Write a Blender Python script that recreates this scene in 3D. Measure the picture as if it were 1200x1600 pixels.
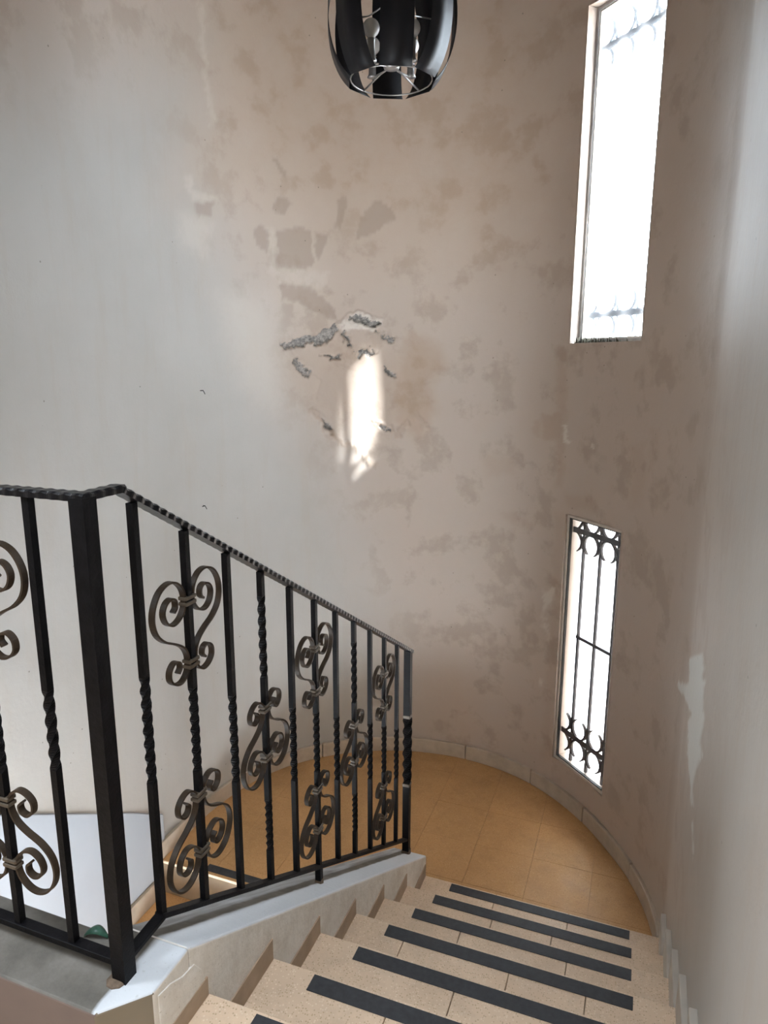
import bpy, bmesh, math, random
import numpy as np
from mathutils import Vector, Matrix
random.seed(7); rng = np.random.default_rng(7)
for o in list(bpy.data.objects): bpy.data.objects.remove(o)
S = bpy.context.scene; COL = S.collection

# ------------------------------------------------------------------ camera
F_PX = 1089.556
PITCH, ROLL, YAW = map(math.radians, (-11.9987, 0.1492, -20.5573))
CAM = np.array([0.8436, -2.8346, 2.6033])
_fw = np.array([math.sin(YAW)*math.cos(PITCH), math.cos(YAW)*math.cos(PITCH), math.sin(PITCH)])
_rt = np.array([math.cos(YAW), -math.sin(YAW), 0.]); _up = np.cross(_rt, _fw)
RT = math.cos(ROLL)*_rt + math.sin(ROLL)*_up; UP = np.cross(RT, _fw); FW = _fw
cam = bpy.data.cameras.new('camera'); camo = bpy.data.objects.new('camera', cam); COL.objects.link(camo)
cam.sensor_fit = 'VERTICAL'; cam.sensor_height = 36.0; cam.lens = F_PX*36.0/1600.0
cam.clip_start = 0.02
M = Matrix.Identity(4)
for i in range(3):
    M[i][0] = RT[i]; M[i][1] = UP[i]; M[i][2] = -FW[i]; M[i][3] = CAM[i]
camo.matrix_world = M
S.camera = camo
def to_px(P):
    v = np.asarray(P, float) - CAM; z = v@FW
    z = np.where(np.abs(z) < 1e-4, 1e-4, z)
    return 600+F_PX*(v@RT)/z, 800-F_PX*(v@UP)/z, z

# ------------------------------------------------------------------ light, exposure
SKY = 27.0
EXPOSURE = 0.31
SUN_DIR = Vector((-math.cos(math.radians(4.0)), math.sin(math.radians(4.0)), -0.60)).normalized()
S.view_settings.view_transform = 'Standard'; S.view_settings.look = 'None'
S.view_settings.exposure = EXPOSURE; S.view_settings.gamma = 1.0; S.view_settings.use_curve_mapping = False
W = bpy.data.worlds.new('sky'); S.world = W; W.use_nodes = True
bg = W.node_tree.nodes['Background']; bg.inputs[0].default_value = (0.81, 0.90, 1.0, 1); bg.inputs[1].default_value = SKY
sun = bpy.data.lights.new('sun', 'SUN'); sun.energy = 50.0; sun.angle = math.radians(2.2); sun.color = (.86, .94, 1)
suno = bpy.data.objects.new('sun', sun); COL.objects.link(suno)
suno.rotation_euler = SUN_DIR.to_track_quat('-Z', 'Y').to_euler(); suno.location = (6, 0, 8)
def portal(loc, normal, w, h):
    l = bpy.data.lights.new('window_portal', 'AREA'); l.shape = 'RECTANGLE'; l.size = w; l.size_y = h
    l.cycles.is_portal = True
    o = bpy.data.objects.new('window_portal', l); COL.objects.link(o); o.location = loc
    o.rotation_euler = Vector(normal).to_track_quat('-Z', 'Y').to_euler()

# ------------------------------------------------------------------ helpers
def link(o, parent=None):
    COL.objects.link(o)
    if parent: o.parent = parent
    return o
def mesh_obj(name, V, F, mat=None, parent=None, smooth=False, mats=None, fmat=None):
    me = bpy.data.meshes.new(name); me.from_pydata([tuple(map(float, v)) for v in V], [], F); me.update()
    for m in (mats or ([mat] if mat else [])): me.materials.append(m)
    if fmat is not None: me.polygons.foreach_set('material_index', fmat)
    if smooth: me.polygons.foreach_set('use_smooth', [True]*len(me.polygons))
    return link(bpy.data.objects.new(name, me), parent)
def fix_normals(o):
    bm = bmesh.new(); bm.from_mesh(o.data); bmesh.ops.recalc_face_normals(bm, faces=bm.faces); bm.to_mesh(o.data); bm.free(); return o
def bevel(o, w, seg=2, angle=35):
    m = o.modifiers.new('bevel', 'BEVEL'); m.width = w; m.segments = seg; m.limit_method = 'ANGLE'; m.angle_limit = math.radians(angle)
    return o
BOXF = [(0,3,2,1),(4,5,6,7),(0,1,5,4),(1,2,6,5),(2,3,7,6),(3,0,4,7)]
def box_v(x0,x1,y0,y1,z0,z1): return [(x0,y0,z0),(x1,y0,z0),(x1,y1,z0),(x0,y1,z0),(x0,y0,z1),(x1,y0,z1),(x1,y1,z1),(x0,y1,z1)]
def box(name, x0,x1,y0,y1,z0,z1, mat, parent=None, bev=0):
    o = mesh_obj(name, box_v(x0,x1,y0,y1,z0,z1), BOXF, mat, parent)
    if bev: bevel(o, bev)
    return o
def prism(name, poly, a0, a1, axis, mat=None, parent=None, **k):
    """poly in the two other axes (cyclic order kept), extruded from a0 to a1 along axis"""
    n = len(poly); V = []
    for a in (a0, a1):
        for (u, v) in poly:
            V.append({'x': (a,u,v), 'y': (u,a,v), 'z': (u,v,a)}[axis])
    F = [tuple(range(n)), tuple(range(2*n-1, n-1, -1))] + [(i, (i+1) % n, n+(i+1) % n, n+i) for i in range(n)]
    return fix_normals(mesh_obj(name, V, F, mat, parent, **k))
def empty(name, loc=(0,0,0)):
    o = bpy.data.objects.new(name, None); o.empty_display_size = .1; o.location = loc; return link(o)
def tag(o, label=None, cat=None, group=None, kind=None):
    if label: o['label'] = label
    if cat: o['category'] = cat
    if group: o['group'] = group
    if kind: o['kind'] = kind
    return o
def struct(o, label=None, cat=None): return tag(o, label, cat, kind='structure')
def sweep(pts, half_w, half_t, wdir, closed_ends=True):
    """flat-bar sweep of rectangular section; wdir is the constant width direction"""
    P = [Vector(p) for p in pts]; V = []; F = []; n = len(P); wd = Vector(wdir).normalized()
    for i in range(n):
        t = (P[min(i+1, n-1)] - P[max(i-1, 0)]).normalized(); s = t.cross(wd).normalized()
        hw = half_w if not callable(half_w) else half_w(i/(n-1)); ht = half_t if not callable(half_t) else half_t(i/(n-1))
        for a, b in ((1,1),(1,-1),(-1,-1),(-1,1)): V.append(P[i] + wd*hw*a + s*ht*b)
    for i in range(n-1):
        for j in range(4): F.append((4*i+j, 4*i+(j+1) % 4, 4*i+4+(j+1) % 4, 4*i+4+j))
    F += [(3,2,1,0), (4*n-4,4*n-3,4*n-2,4*n-1)]
    return V, F
def tube(pts, r, seg=8):
    P = [Vector(p) for p in pts]; V = []; F = []; n = len(P); ref = Vector((.3,.2,.93))
    for i in range(n):
        t = (P[min(i+1, n-1)] - P[max(i-1, 0)]).normalized(); a = t.cross(ref).normalized(); b = t.cross(a)
        rr = r(i/(n-1)) if callable(r) else r
        for j in range(seg):
            q = 2*math.pi*j/seg; V.append(P[i] + (a*math.cos(q)+b*math.sin(q))*rr)
    for i in range(n-1):
        for j in range(seg): F.append((seg*i+j, seg*i+(j+1) % seg, seg*i+seg+(j+1) % seg, seg*i+seg+j))
    F += [tuple(range(seg-1, -1, -1)), tuple(range(seg*(n-1), seg*n))]
    return V, F
def lathe(prof, seg=20, c=(0,0,0)):
    V = []; F = []; n = len(prof)
    for (r, z) in prof:
        for j in range(seg):
            q = 2*math.pi*j/seg; V.append((c[0]+r*math.cos(q), c[1]+r*math.sin(q), c[2]+z))
    for i in range(n-1):
        for j in range(seg): F.append((seg*i+j, seg*i+(j+1) % seg, seg*i+seg+(j+1) % seg, seg*i+seg+j))
    F += [tuple(range(seg-1, -1, -1)), tuple(range(seg*(n-1), seg*n))]
    return V, F
def merge(parts):
    V = []; F = []
    for v, f in parts:
        b = len(V); V += list(v); F += [tuple(i+b for i in q) for q in f]
    return V, F
def catmull(pts, sub=8):
    P = [np.array(p, float) for p in pts]; P = [2*P[0]-P[1]] + P + [2*P[-1]-P[-2]]; out = []
    for i in range(1, len(P)-2):
        for k in range(sub):
            t = k/sub; a, b, c, d = P[i-1:i+3]
            out.append(.5*((2*b)+(c-a)*t+(2*a-5*b+4*c-d)*t*t+(-a+3*b-3*c+d)*t**3))
    return out + [P[-2]]

# ------------------------------------------------------------------ materials
def new_mat(name):
    m = bpy.data.materials.new(name); m.use_nodes = True; nt = m.node_tree
    return m, nt, nt.nodes['Principled BSDF']
class NT:
    def __init__(s, nt): s.nt = nt
    def n(s, t, **k):
        x = s.nt.nodes.new(t)
        for a, b in k.items(): setattr(x, a, b)
        return x
    def l(s, a, b): s.nt.links.new(a, b)
    def coord(s): return s.n('ShaderNodeTexCoord').outputs['Object']
    def noise(s, vec, scale, detail=4, rough=.55, stretch=None):
        if stretch:
            mp = s.n('ShaderNodeMapping'); mp.inputs['Scale'].default_value = stretch; s.l(vec, mp.inputs['Vector']); vec = mp.outputs[0]
        x = s.n('ShaderNodeTexNoise'); x.inputs['Scale'].default_value = scale; x.inputs['Detail'].default_value = detail; x.inputs['Roughness'].default_value = rough
        s.l(vec, x.inputs['Vector']); return x.outputs['Fac']
    def ramp(s, fac, stops):
        r = s.n('ShaderNodeValToRGB'); e = r.color_ramp.elements
        while len(e) < len(stops): e.new(.5)
        for q, (p, c) in zip(e, stops): q.position = p; q.color = tuple(c)+(1,) if len(c) == 3 else c
        s.l(fac, r.inputs[0]); return r.outputs[0]
    def mr(s, fac, a, b, c=0, d=1):
        r = s.n('ShaderNodeMapRange'); r.inputs[1].default_value = a; r.inputs[2].default_value = b; r.inputs[3].default_value = c; r.inputs[4].default_value = d
        s.l(fac, r.inputs[0]); return r.outputs[0]
    def mix(s, fac, a, b, mode='MIX'):
        m = s.n('ShaderNodeMix', data_type='RGBA', blend_type=mode)
        for i, v in ((0, fac), (6, a), (7, b)):
            if hasattr(v, 'is_linked') or hasattr(v, 'links'): s.l(v, m.inputs[i])
            else: m.inputs[i].default_value = v if i == 0 else tuple(v)+(1,)
        return m.outputs[2]
    def math(s, op, a, b=None):
        m = s.n('ShaderNodeMath', operation=op)
        for i, v in ((0, a), (1, b)):
            if v is None: continue
            if hasattr(v, 'links'): s.l(v, m.inputs[i])
            else: m.inputs[i].default_value = v
        return m.outputs[0]
    def attr(s, name): return s.n('ShaderNodeAttribute', attribute_name=name).outputs['Fac']
    def bump(s, h, strength, dist, bsdf):
        b = s.n('ShaderNodeBump'); b.inputs['Strength'].default_value = strength; b.inputs['Distance'].default_value = dist
        s.l(h, b.inputs['Height']); s.l(b.outputs[0], bsdf.inputs['Normal'])
def simple(name, c, rough=.6, metal=0, var=.15, scale=30, bump=0, spec=.5):
    m, nt, b = new_mat(name); T = NT(nt); co = T.coord()
    f = T.noise(co, scale, 5)
    T.l(T.ramp(f, [(.3, [x*(1-var) for x in c]), (.7, [min(1, x*(1+var)) for x in c])]), b.inputs['Base Color'])
    b.inputs['Roughness'].default_value = rough; b.inputs['Metallic'].default_value = metal; b.inputs['Specular IOR Level'].default_value = spec
    if bump: T.bump(T.noise(co, scale*3, 4), .6, bump, b)
    return m
def plaster_mat():
    m, nt, b = new_mat('old_plaster'); T = NT(nt); co = T.coord()
    big = T.noise(co, 1.3, 5, .6); mid = T.noise(co, 5, 6, .6); streak = T.noise(co, 3, 6, .65, (3.5, 3.5, .55)); fine = T.noise(co, 45, 4)
    c = T.mix(T.mr(big, .35, .7), WALL_A, WALL_B)
    c = T.mix(T.math('MULTIPLY', T.mr(streak, .5, .75), .35), c, (.40, .33, .26))
    c = T.mix(T.math('MULTIPLY', T.attr('worn_bounce'), .75), c, (.485, .38, .308))
    blot = T.math('MULTIPLY', T.mr(mid, .52, .62), T.attr('worn_bounce'))
    c = T.mix(T.math('MULTIPLY', blot, .4), c, (.30, .225, .17))
    blot2 = T.math('MULTIPLY', T.mr(T.noise(co, 4.2, 6, .62), .50, .64), T.attr('worn_bounce'))
    c = T.mix(T.math('MULTIPLY', blot2, .30), c, (.47, .395, .33))
    c = T.mix(T.math('MULTIPLY', T.attr('stain_shade'), T.mr(mid, .25, .7, .55, 1)), c, (.36, .235, .15))
    c = T.mix(T.attr('undercoat'), c, (.30, .225, .175))
    c = T.mix(T.attr('pale'), c, (.60, .54, .47))
    c = T.mix(T.attr('fresh'), c, (.60, .60, .57))
    bare = T.ramp(T.noise(co, 42, 7, .75), [(.36, (.075, .072, .07)), (.48, (.20, .188, .175)), (.60, (.38, .345, .31))])
    bm_ = T.mr(T.math('ADD', T.attr('bare'), T.math('MULTIPLY', T.math('SUBTRACT', T.noise(co, 34, 6, .72), .5), 2.2)), .40, .70)
    c = T.mix(T.math('MULTIPLY', bm_, .9), c, bare)
    speck = T.n('ShaderNodeTexVoronoi'); speck.inputs['Scale'].default_value = 9; T.l(co, speck.inputs['Vector'])
    c = T.mix(T.math('MULTIPLY', T.math('LESS_THAN', speck.outputs['Distance'], .035), .55), c, (.1, .08, .06))
    T.l(c, b.inputs['Base Color']); b.inputs['Roughness'].default_value = .62; b.inputs['Specular IOR Level'].default_value = .35
    h = T.math('ADD', T.math('MULTIPLY', mid, .6), T.math('MULTIPLY', fine, .12))
    T.bump(h, .5, .012, b)
    return m
WALL_A, WALL_B = (.405, .38, .345), (.45, .425, .392)
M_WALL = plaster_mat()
def terrazzo(name, base, dark, light, scale=70, rough=.6):
    m, nt, b = new_mat(name); T = NT(nt); co = T.coord()
    v = T.n('ShaderNodeTexVoronoi'); v.inputs['Scale'].default_value = scale; T.l(co, v.inputs['Vector'])
    sep = T.n('ShaderNodeSeparateColor'); T.l(v.outputs['Color'], sep.inputs[0])
    chip = T.math('LESS_THAN', v.outputs['Distance'], .38)
    c = T.mix(T.mr(T.noise(co, 2.2, 5), .35, .7), base, [x*.86 for x in base])
    c = T.mix(T.math('MULTIPLY', chip, T.math('GREATER_THAN', sep.outputs[0], .72)), c, dark)
    c = T.mix(T.math('MULTIPLY', chip, T.math('LESS_THAN', sep.outputs[0], .22)), c, light)
    c = T.mix(T.math('MULTIPLY', T.mr(T.noise(co, 7, 7, .72), .48, .75), .45), c, [x*.55 for x in base])
    T.l(c, b.inputs['Base Color']); b.inputs['Roughness'].default_value = rough
    T.l(T.mr(T.noise(co, 6, 4), .3, .7, rough-.1, rough+.15), b.inputs['Roughness']); b.inputs['Specular IOR Level'].default_value = .25
    return m
M_LAND = terrazzo('terrazzo_landing', (.56, .32, .138), (.42, .23, .095), (.60, .375, .185), 170)  # more orange than the treads: warm bounce painted into the colour
M_TREAD = terrazzo('terrazzo_tread', (.76, .575, .41), (.54, .39, .25), (.80, .65, .50), 170)
M_JOINT = simple('joint_mortar', (.40, .245, .125), .9)
M_STRIP = simple('grit_strip', (.030, .031, .035), .7, var=.25, scale=60, bump=.001)
M_RISER = simple('riser_paint', (.36, .26, .17), .6, var=.15, scale=8)
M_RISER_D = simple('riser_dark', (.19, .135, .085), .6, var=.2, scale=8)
M_SKIRT_BROWN = simple('skirting_brown', (.36, .265, .185), .6, var=.18, scale=14)
M_SKIRT = simple('skirting_cream', (.45, .375, .295), .5, var=.14, scale=12)
M_SKIRT_W = simple('skirting_white', (.46, .415, .36), .5, var=.1, scale=10)
M_WHITE = simple('fresh_white_paint', (.40, .425, .46), .5, var=.03, scale=4)
M_PINK = simple('faded_pink_paint', (.17, .127, .112), .6, var=.12, scale=5)
M_TAN = simple('tan_paint', (.20, .165, .115), .6, var=.08, scale=6)
M_IRON = simple('black_iron_paint', (.004, .0036, .0045), .5, var=.5, scale=40, bump=.0012, spec=.14)
M_RAIL = simple('handrail_gloss_black', (.005, .005, .007), .3, var=.5, scale=40, bump=.001, spec=.35)
M_SCROLL = simple('bronzed_iron', (.040, .027, .017), .5, spec=.2, metal=0, var=.35, scale=22, bump=.0008)
M_COLLAR = simple('collar_bronze', (.10, .078, .055), .45, metal=.2, var=.25, scale=40)
M_FOOT = simple('bare_foot_mortar', (.13, .09, .06), .8, var=.4, scale=60)
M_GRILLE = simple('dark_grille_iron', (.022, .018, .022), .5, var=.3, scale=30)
M_GRILLE_GLARE = simple('glare_paled_grille', (.32, .36, .42), .6, var=.2, scale=30)  # paled iron, glare painted into the bar colour
M_ALU = simple('dull_aluminium', (.36, .35, .34), .45, metal=.5, var=.2, scale=20)
M_FRAME = simple('cream_frame', (.55, .49, .42), .5, var=.15, scale=18)
M_GASKET = simple('gasket', (.02, .02, .02), .7)
M_LAMP_OUT = simple('lamp_black_enamel', (.010, .010, .013), .5, var=.3, scale=10, spec=.3)
M_STEEL = simple('lamp_steel', (.42, .41, .40), .35, metal=.8, var=.15, scale=30)
M_BULB = simple('bulb_glass', (.78, .77, .74), .15, var=.03, scale=10)
M_GREEN = simple('green_leaf', (.03, .10, .065), .45, var=.4, scale=50)
M_MOSS = simple('dry_moss', (.06, .055, .04), .9, var=.4, scale=80)
M_CEIL = simple('ceiling_paint', (.30, .265, .225), .8, var=.05, scale=2)
M_GROUND = simple('pale_concrete', (.62, .58, .54), .9, var=.08, scale=1)
M_BLOCKER_W = simple('blocker_white_render', (.62, .60, .58), .9, var=.06, scale=2)
M_BLOCKER = simple('blocker_render', (.52, .44, .38), .9, var=.1, scale=3)
def glass_mat(name, veil):
    m, nt, b = new_mat(name); T = NT(nt); nt.nodes.remove(b); out = nt.nodes['Material Output']
    tr = T.n('ShaderNodeBsdfTransparent'); tr.inputs[0].default_value = (.97, .98, .98, 1)
    gl = T.n('ShaderNodeBsdfGlossy'); gl.inputs['Roughness'].default_value = .05
    tl = T.n('ShaderNodeBsdfTranslucent'); tl.inputs[0].default_value = (.9, .92, .94, 1)
    m1 = T.n('ShaderNodeMixShader'); m1.inputs[0].default_value = .04; T.l(tr.outputs[0], m1.inputs[1]); T.l(gl.outputs[0], m1.inputs[2])
    m2 = T.n('ShaderNodeMixShader'); T.l(T.mr(T.noise(T.coord(), 4, 5), .3, .7, veil*.75, veil*1.2), m2.inputs[0]); T.l(m1.outputs[0], m2.inputs[1]); T.l(tl.outputs[0], m2.inputs[2])
    T.l(m2.outputs[0], out.inputs[0]); return m
M_GLASS_HAZED = glass_mat('hazed_glass', .10); M_GLASS = glass_mat('clear_glass', .002)  # first pane carries added haze that washes out the upper grille
def curb_mat():
    m, nt, b = new_mat('curb_paint_with_shadow'); T = NT(nt); co = T.coord()
    sx = T.n('ShaderNodeSeparateXYZ'); T.l(co, sx.inputs[0])
    x = T.math('ADD', sx.outputs[0], T.math('MULTIPLY', T.math('SUBTRACT', T.noise(co, 16, 4), .5), .012))
    slope = T.mr(sx.outputs[1], -1.79, -1.75)
    light_streaks = T.math('MULTIPLY', T.mr(T.noise(co, 9, 3, .5, (5.0, .45, .3)), .40, .62, .35, .85), T.math('MULTIPLY', T.mr(x, -.112, -.120), slope))  # pale streaks of light between baluster shadows, painted on the slope
    white = T.math('MAXIMUM', T.mr(x, -.088, -.080), light_streaks)  # on the slope the grey band paints in the bottom rail's shadow
    grey = T.ramp(T.noise(co, 7, 6, .65), [(.3, (.09, .083, .07)), (.5, (.15, .137, .117)), (.7, (.22, .205, .183))])
    grit = T.mr(T.noise(co, 130, 2), .66, .72)
    wc = T.mix(T.math('MULTIPLY', grit, .35), (.58, .60, .625), (.36, .35, .32))
    T.l(T.mix(white, grey, wc), b.inputs['Base Color']); b.inputs['Roughness'].default_value = .62
    T.bump(T.noise(co, 40, 4), .5, .004, b); return m
M_CURB = curb_mat()
def curb_side_mat():
    m, nt, b = new_mat('curb_side_plaster'); T = NT(nt); co = T.coord()
    c = T.ramp(T.noise(co, 5, 6, .65), [(.3, (.58, .535, .47)), (.52, (.72, .69, .64)), (.7, (.78, .76, .72))])
    pits = T.mr(T.noise(co, 120, 2), .68, .74); c = T.mix(T.math('MULTIPLY', pits, .6), c, (.28, .24, .2))
    T.l(c, b.inputs['Base Color']); b.inputs['Roughness'].default_value = .7
    T.bump(T.noise(co, 22, 6), .7, .008, b); return m
M_CURB_SIDE = curb_side_mat()

# ------------------------------------------------------------------ stairwell plan
CX, CY = -.175, .09
XL, XR = CX-1.255, CX+1.255
Z_LOW, Z_CEIL, Z_UP = -1.75, 4.9, 1.19
RISE, GOING = .17, .2872
_TH = np.array([-20,0,16,34,52,70,86,101,115,129,146,156,164,180,200.]); _RB = np.array([1.235,1.235,1.203,1.168,1.194,1.228,1.242,1.247,1.255,1.262,1.27,1.258,1.243,1.235,1.235])+.02
_tt = np.arange(-20, 200.1, .25); _rr = np.interp(_tt, _TH, _RB)
_k = np.exp(-.5*(np.arange(-60, 61)/20.)**2); _k /= _k.sum(); _rs = np.convolve(np.pad(_rr, 60, mode='edge'), _k, 'valid')
def r_wall(th):
    w = np.clip(np.minimum(np.asarray(th)/6., (180-np.asarray(th))/6.), 0, 1)
    return 1.255*(1-w)+np.interp(th, _tt, _rs)*w
def arc(th, off=0.):
    r = r_wall(th)+off; a = math.radians(th); return np.array([CX+r*math.cos(a), CY+r*math.sin(a)])

# noise for relief and masks
_perm = rng.random((64, 64, 64))
def vnoise(P, scale):
    q = np.asarray(P)*scale; i = np.floor(q).astype(int); f = q-i; f = f*f*(3-2*f); r = 0
    for dx in (0,1):
        for dy in (0,1):
            for dz in (0,1):
                w = (f[:,0] if dx else 1-f[:,0])*(f[:,1] if dy else 1-f[:,1])*(f[:,2] if dz else 1-f[:,2])
                r = r+w*_perm[(i[:,0]+dx) % 64, (i[:,1]+dy) % 64, (i[:,2]+dz) % 64]
    return r
def fbm(P, scale, oct=4):
    a = .5; r = 0; n = 0
    for k in range(oct): r = r+a*vnoise(np.asarray(P)+k*3.7, scale*2**k); n += a; a *= .55
    return r/n
def sdist(px, py, poly):
    """signed distance (pixels) to a polygon, positive inside"""
    d = np.full(px.shape, 1e9); ins = np.zeros(px.shape, bool); n = len(poly)
    for i in range(n):
        (x0, y0), (x1, y1) = poly[i], poly[(i+1) % n]; ex, ey = x1-x0, y1-y0
        t = np.clip(((px-x0)*ex+(py-y0)*ey)/(ex*ex+ey*ey+1e-9), 0, 1); d = np.minimum(d, np.hypot(px-x0-t*ex, py-y0-t*ey))
        c = ((y0 > py) != (y1 > py)) & (px < (x1-x0)*(py-y0)/((y1-y0) if y1 != y0 else 1e-9)+x0); ins ^= c
    return np.where(ins, d, -d)
def ldist(px, py, line):
    d = np.full(px.shape, 1e9)
    for (x0, y0), (x1, y1) in zip(line[:-1], line[1:]):
        ex, ey = x1-x0, y1-y0; t = np.clip(((px-x0)*ex+(py-y0)*ey)/(ex*ex+ey*ey+1e-9), 0, 1)
        d = np.minimum(d, np.hypot(px-x0-t*ex, py-y0-t*ey))
    return d
sm = lambda x, a, b: (lambda t: t*t*(3-2*t))(np.clip((x-a)/(b-a), 0, 1))

# damage read off the photograph, plus painted shade and bounce, as wall outlines
def cr(pts, x0, y0, s): return [(x0+a*s, y0+b*s) for a, b in pts]
_c = lambda pts: cr(pts, 400, 460, .28333)
BARE = [_c([(508,128),(570,116),(620,135),(684,155),(682,178),(600,165),(520,148)]),
        _c([(140,275),(200,248),(255,245),(300,225),(325,235),(380,188),(450,165),(445,225),(410,262),(345,285),(325,262),(250,285),(190,305),(155,305)]),
        _c([(355,330),(400,335),(440,345),(470,315),(462,365),(420,362)]), _c([(195,365),(230,362),(275,405),(303,432),(278,455),(240,430)]),
        _c([(490,195),(515,235),(525,290),(545,330),(530,300),(500,260),(480,225)]), _c([(570,310),(620,300),(672,325),(600,335),(560,360)]),
        _c([(660,195),(700,225),(760,235),(755,268),(700,240)]), _c([(700,390),(725,415),(775,460),(765,472),(715,430)]),
        _c([(365,690),(400,710),(420,760),(390,745)]), _c([(690,735),(740,740),(745,755),(700,755)])]
RIMS = [_c([(470,170),(520,105),(580,100),(690,145)]), _c([(470,160),(560,175),(660,190),(720,235),(765,255)])]
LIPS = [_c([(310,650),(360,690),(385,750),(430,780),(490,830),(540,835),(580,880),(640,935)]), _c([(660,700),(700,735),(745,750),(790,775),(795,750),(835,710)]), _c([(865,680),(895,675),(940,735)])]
COAT = _c([(140,250),(300,215),(470,165),(580,170),(760,240),(800,400),(830,560),(830,715),(740,750),(640,930),(490,830),(400,760),(310,650),(360,480),(200,330)])
STAIN_SHADE = [([(300,-150),(910,-150),(905,330),(780,430),(560,380),(340,260)], 150, .6), ([(640,520),(690,540),(696,575),(672,600),(682,640),(655,690),(618,660),(612,600),(625,560)], 14, .55), (_c([(820,250),(870,200),(960,280),(1035,370),(940,330),(880,330),(830,310)]), 5, .45),  # first outline darkens the upper wall as painted shade; rest are stains
         ([(440,545),(540,515),(640,560),(650,640),(590,690),(500,650),(440,600)], 30, .28), ([(870,540),(884,540),(886,640),(880,760),(868,760)], 5, .35), ([(845,648),(880,645),(878,690),(850,688)], 4, .5), ([(832,655),(845,655),(846,684),(834,680)], 3, .35),
         ([(780,800),(800,800),(838,822),(830,830),(790,812)], 6, .3), ([(880,770),(930,780),(935,800),(890,795)], 6, .3), ([(985,700),(1008,690),(1004,780),(985,800)], 8, .25), ([(1015,670),(1030,670),(1025,720),(1012,740)], 6, .2),
         ([(750,710),(800,715),(805,740),(760,745)], 8, .25), ([(868,800),(884,804),(860,1190),(846,1190)], 6, .25), ([(900,1280),(1040,1440),(1020,1450),(880,1270)], 12, .25)]
UNDER = [cr([(460,385),(530,372),(590,388),(600,520),(540,528),(475,522),(455,510),(468,470)], 240, 200, .41667), cr([(610,395),(655,405),(630,470),(618,505),(608,440)], 240, 200, .41667), cr([(370,380),(400,365),(430,385),(425,470),(385,440)], 240, 200, .41667),
         cr([(450,265),(475,250),(515,290),(495,325),(455,310)], 240, 200, .41667), cr([(775,330),(830,275),(885,295),(910,340),(860,370),(800,405),(765,420)], 240, 200, .41667), cr([(690,270),(720,265),(715,320),(700,380),(680,370)], 240, 200, .41667),
         cr([(440,110),(475,130),(510,200),(480,180)], 240, 200, .41667), cr([(470,590),(590,590),(680,680),(690,720),(620,700),(540,650),(480,640)], 240, 200, .41667), cr([(150,280),(225,275),(220,330),(160,330)], 240, 200, .41667)]
PALE = [([(309,0),(318,0),(322,100),(336,190),(330,195),(318,120)], 5, .3), (cr([(120,180),(140,178),(150,235),(240,265),(235,275),(150,270),(120,230)], 240, 200, .41667), 4, .35), (cr([(430,380),(450,380),(455,520),(660,545),(640,600),(480,580),(440,540)], 240, 200, .41667), 6, .3),
        ([(880,664),(886,668),(890,690),(884,694),(880,680)], 2, .9), ([(924,694),(930,694),(929,702),(925,702)], 2, .7), (cr([(90,480),(150,465),(150,540),(110,560),(95,640),(125,660),(130,740),(115,730),(95,640)], 820, 780, .3), 3, .75), ([(843,1060),(850,1060),(848,1072),(843,1068)], 2, .8),
        (cr([(470,150),(560,100),(600,108),(700,150),(690,195),(480,190)], 400, 460, .28333), 4, .8), ([(340,460),(420,470),(440,560),(430,640),(380,600)], 30, .35), ([(280,330),(330,350),(320,400),(280,380)], 14, .35)]
FRESH = [cr([(475,75),(530,55),(535,120),(525,160),(540,170),(530,260),(535,330),(520,420),(530,480),(505,530),(490,600),(488,690),(480,690),(478,600),(465,480),(470,340),(485,310),(455,240),(430,200),(415,172),(465,185),(472,180)], 900, 1000, .375),
         cr([(483,760),(490,760),(492,920),(488,920)], 900, 1000, .375)]
WORN_BOUNCE = [([(250,-200),(1190,-200),(1170,900),(1110,1500),(600,1300),(560,1000),(470,760),(380,600),(300,420),(240,300)], 150), ([(-300,-300),(500,-300),(500,200),(-300,200)], 260)]  # mottled ageing with warm bounced-light tone painted in

HY0_ = -5.2
def wall_columns():
    c = []
    for y in np.arange(-1.98, -1.0, .06): c.append(('L', float(y)))
    for y in np.arange(-1.0, CY-.005, .02): c.append(('L', float(y)))
    ths = np.concatenate([np.arange(180, 146, -.6), np.arange(146, 98, -.3), np.arange(98, 0, -.6), [0]])
    edges = [61.2, 36.4, 59.3, 38.2]
    ths = [t for t in ths if all(abs(t-e) > .25 for e in edges)] + edges
    for t in sorted(ths, reverse=True): c.append(('A', float(t)))
    for y in np.arange(CY-.02, -1.4, -.02): c.append(('R', float(y)))
    for y in np.arange(-1.45, -2.7, -.1): c.append(('R', float(y)))
    for y in np.arange(-2.75, HY0_, -.4): c.append(('R', float(y)))
    c.append(('R', HY0_)); return c
UPW = dict(a=61.2, b=36.4, z0=2.715, z1=4.34); LOW = dict(a=59.3, b=38.2, z0=.255, z1=1.772)
WALL_T = .11
def col_xy(c):
    k, v = c
    if k == 'L': return np.array([XL, v]), np.array([-1., 0])
    if k == 'R': return np.array([XR, v]), np.array([1., 0])
    p = arc(v); d = arc(v-.5)-arc(v+.5); n = np.array([-d[1], d[0]]); n /= np.hypot(*n)   # outward
    if n@(p-np.array([CX, CY])) < 0: n = -n
    return p, n
def wz(a, b): # window normal
    A, B = arc(a), arc(b); t = (A-B)/np.hypot(*(A-B)); return A, B, t, np.array([t[1], -t[0]])
cols = wall_columns()
zs = np.concatenate([np.arange(Z_LOW, -.2, .1), np.arange(-.2, 2.1, .018), np.arange(2.1, 2.95, .007), np.arange(2.95, 4.45, .018), np.arange(4.5, Z_CEIL, .1), [Z_CEIL]])
ez = [UPW['z0'], UPW['z1'], LOW['z0'], LOW['z1']]
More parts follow.
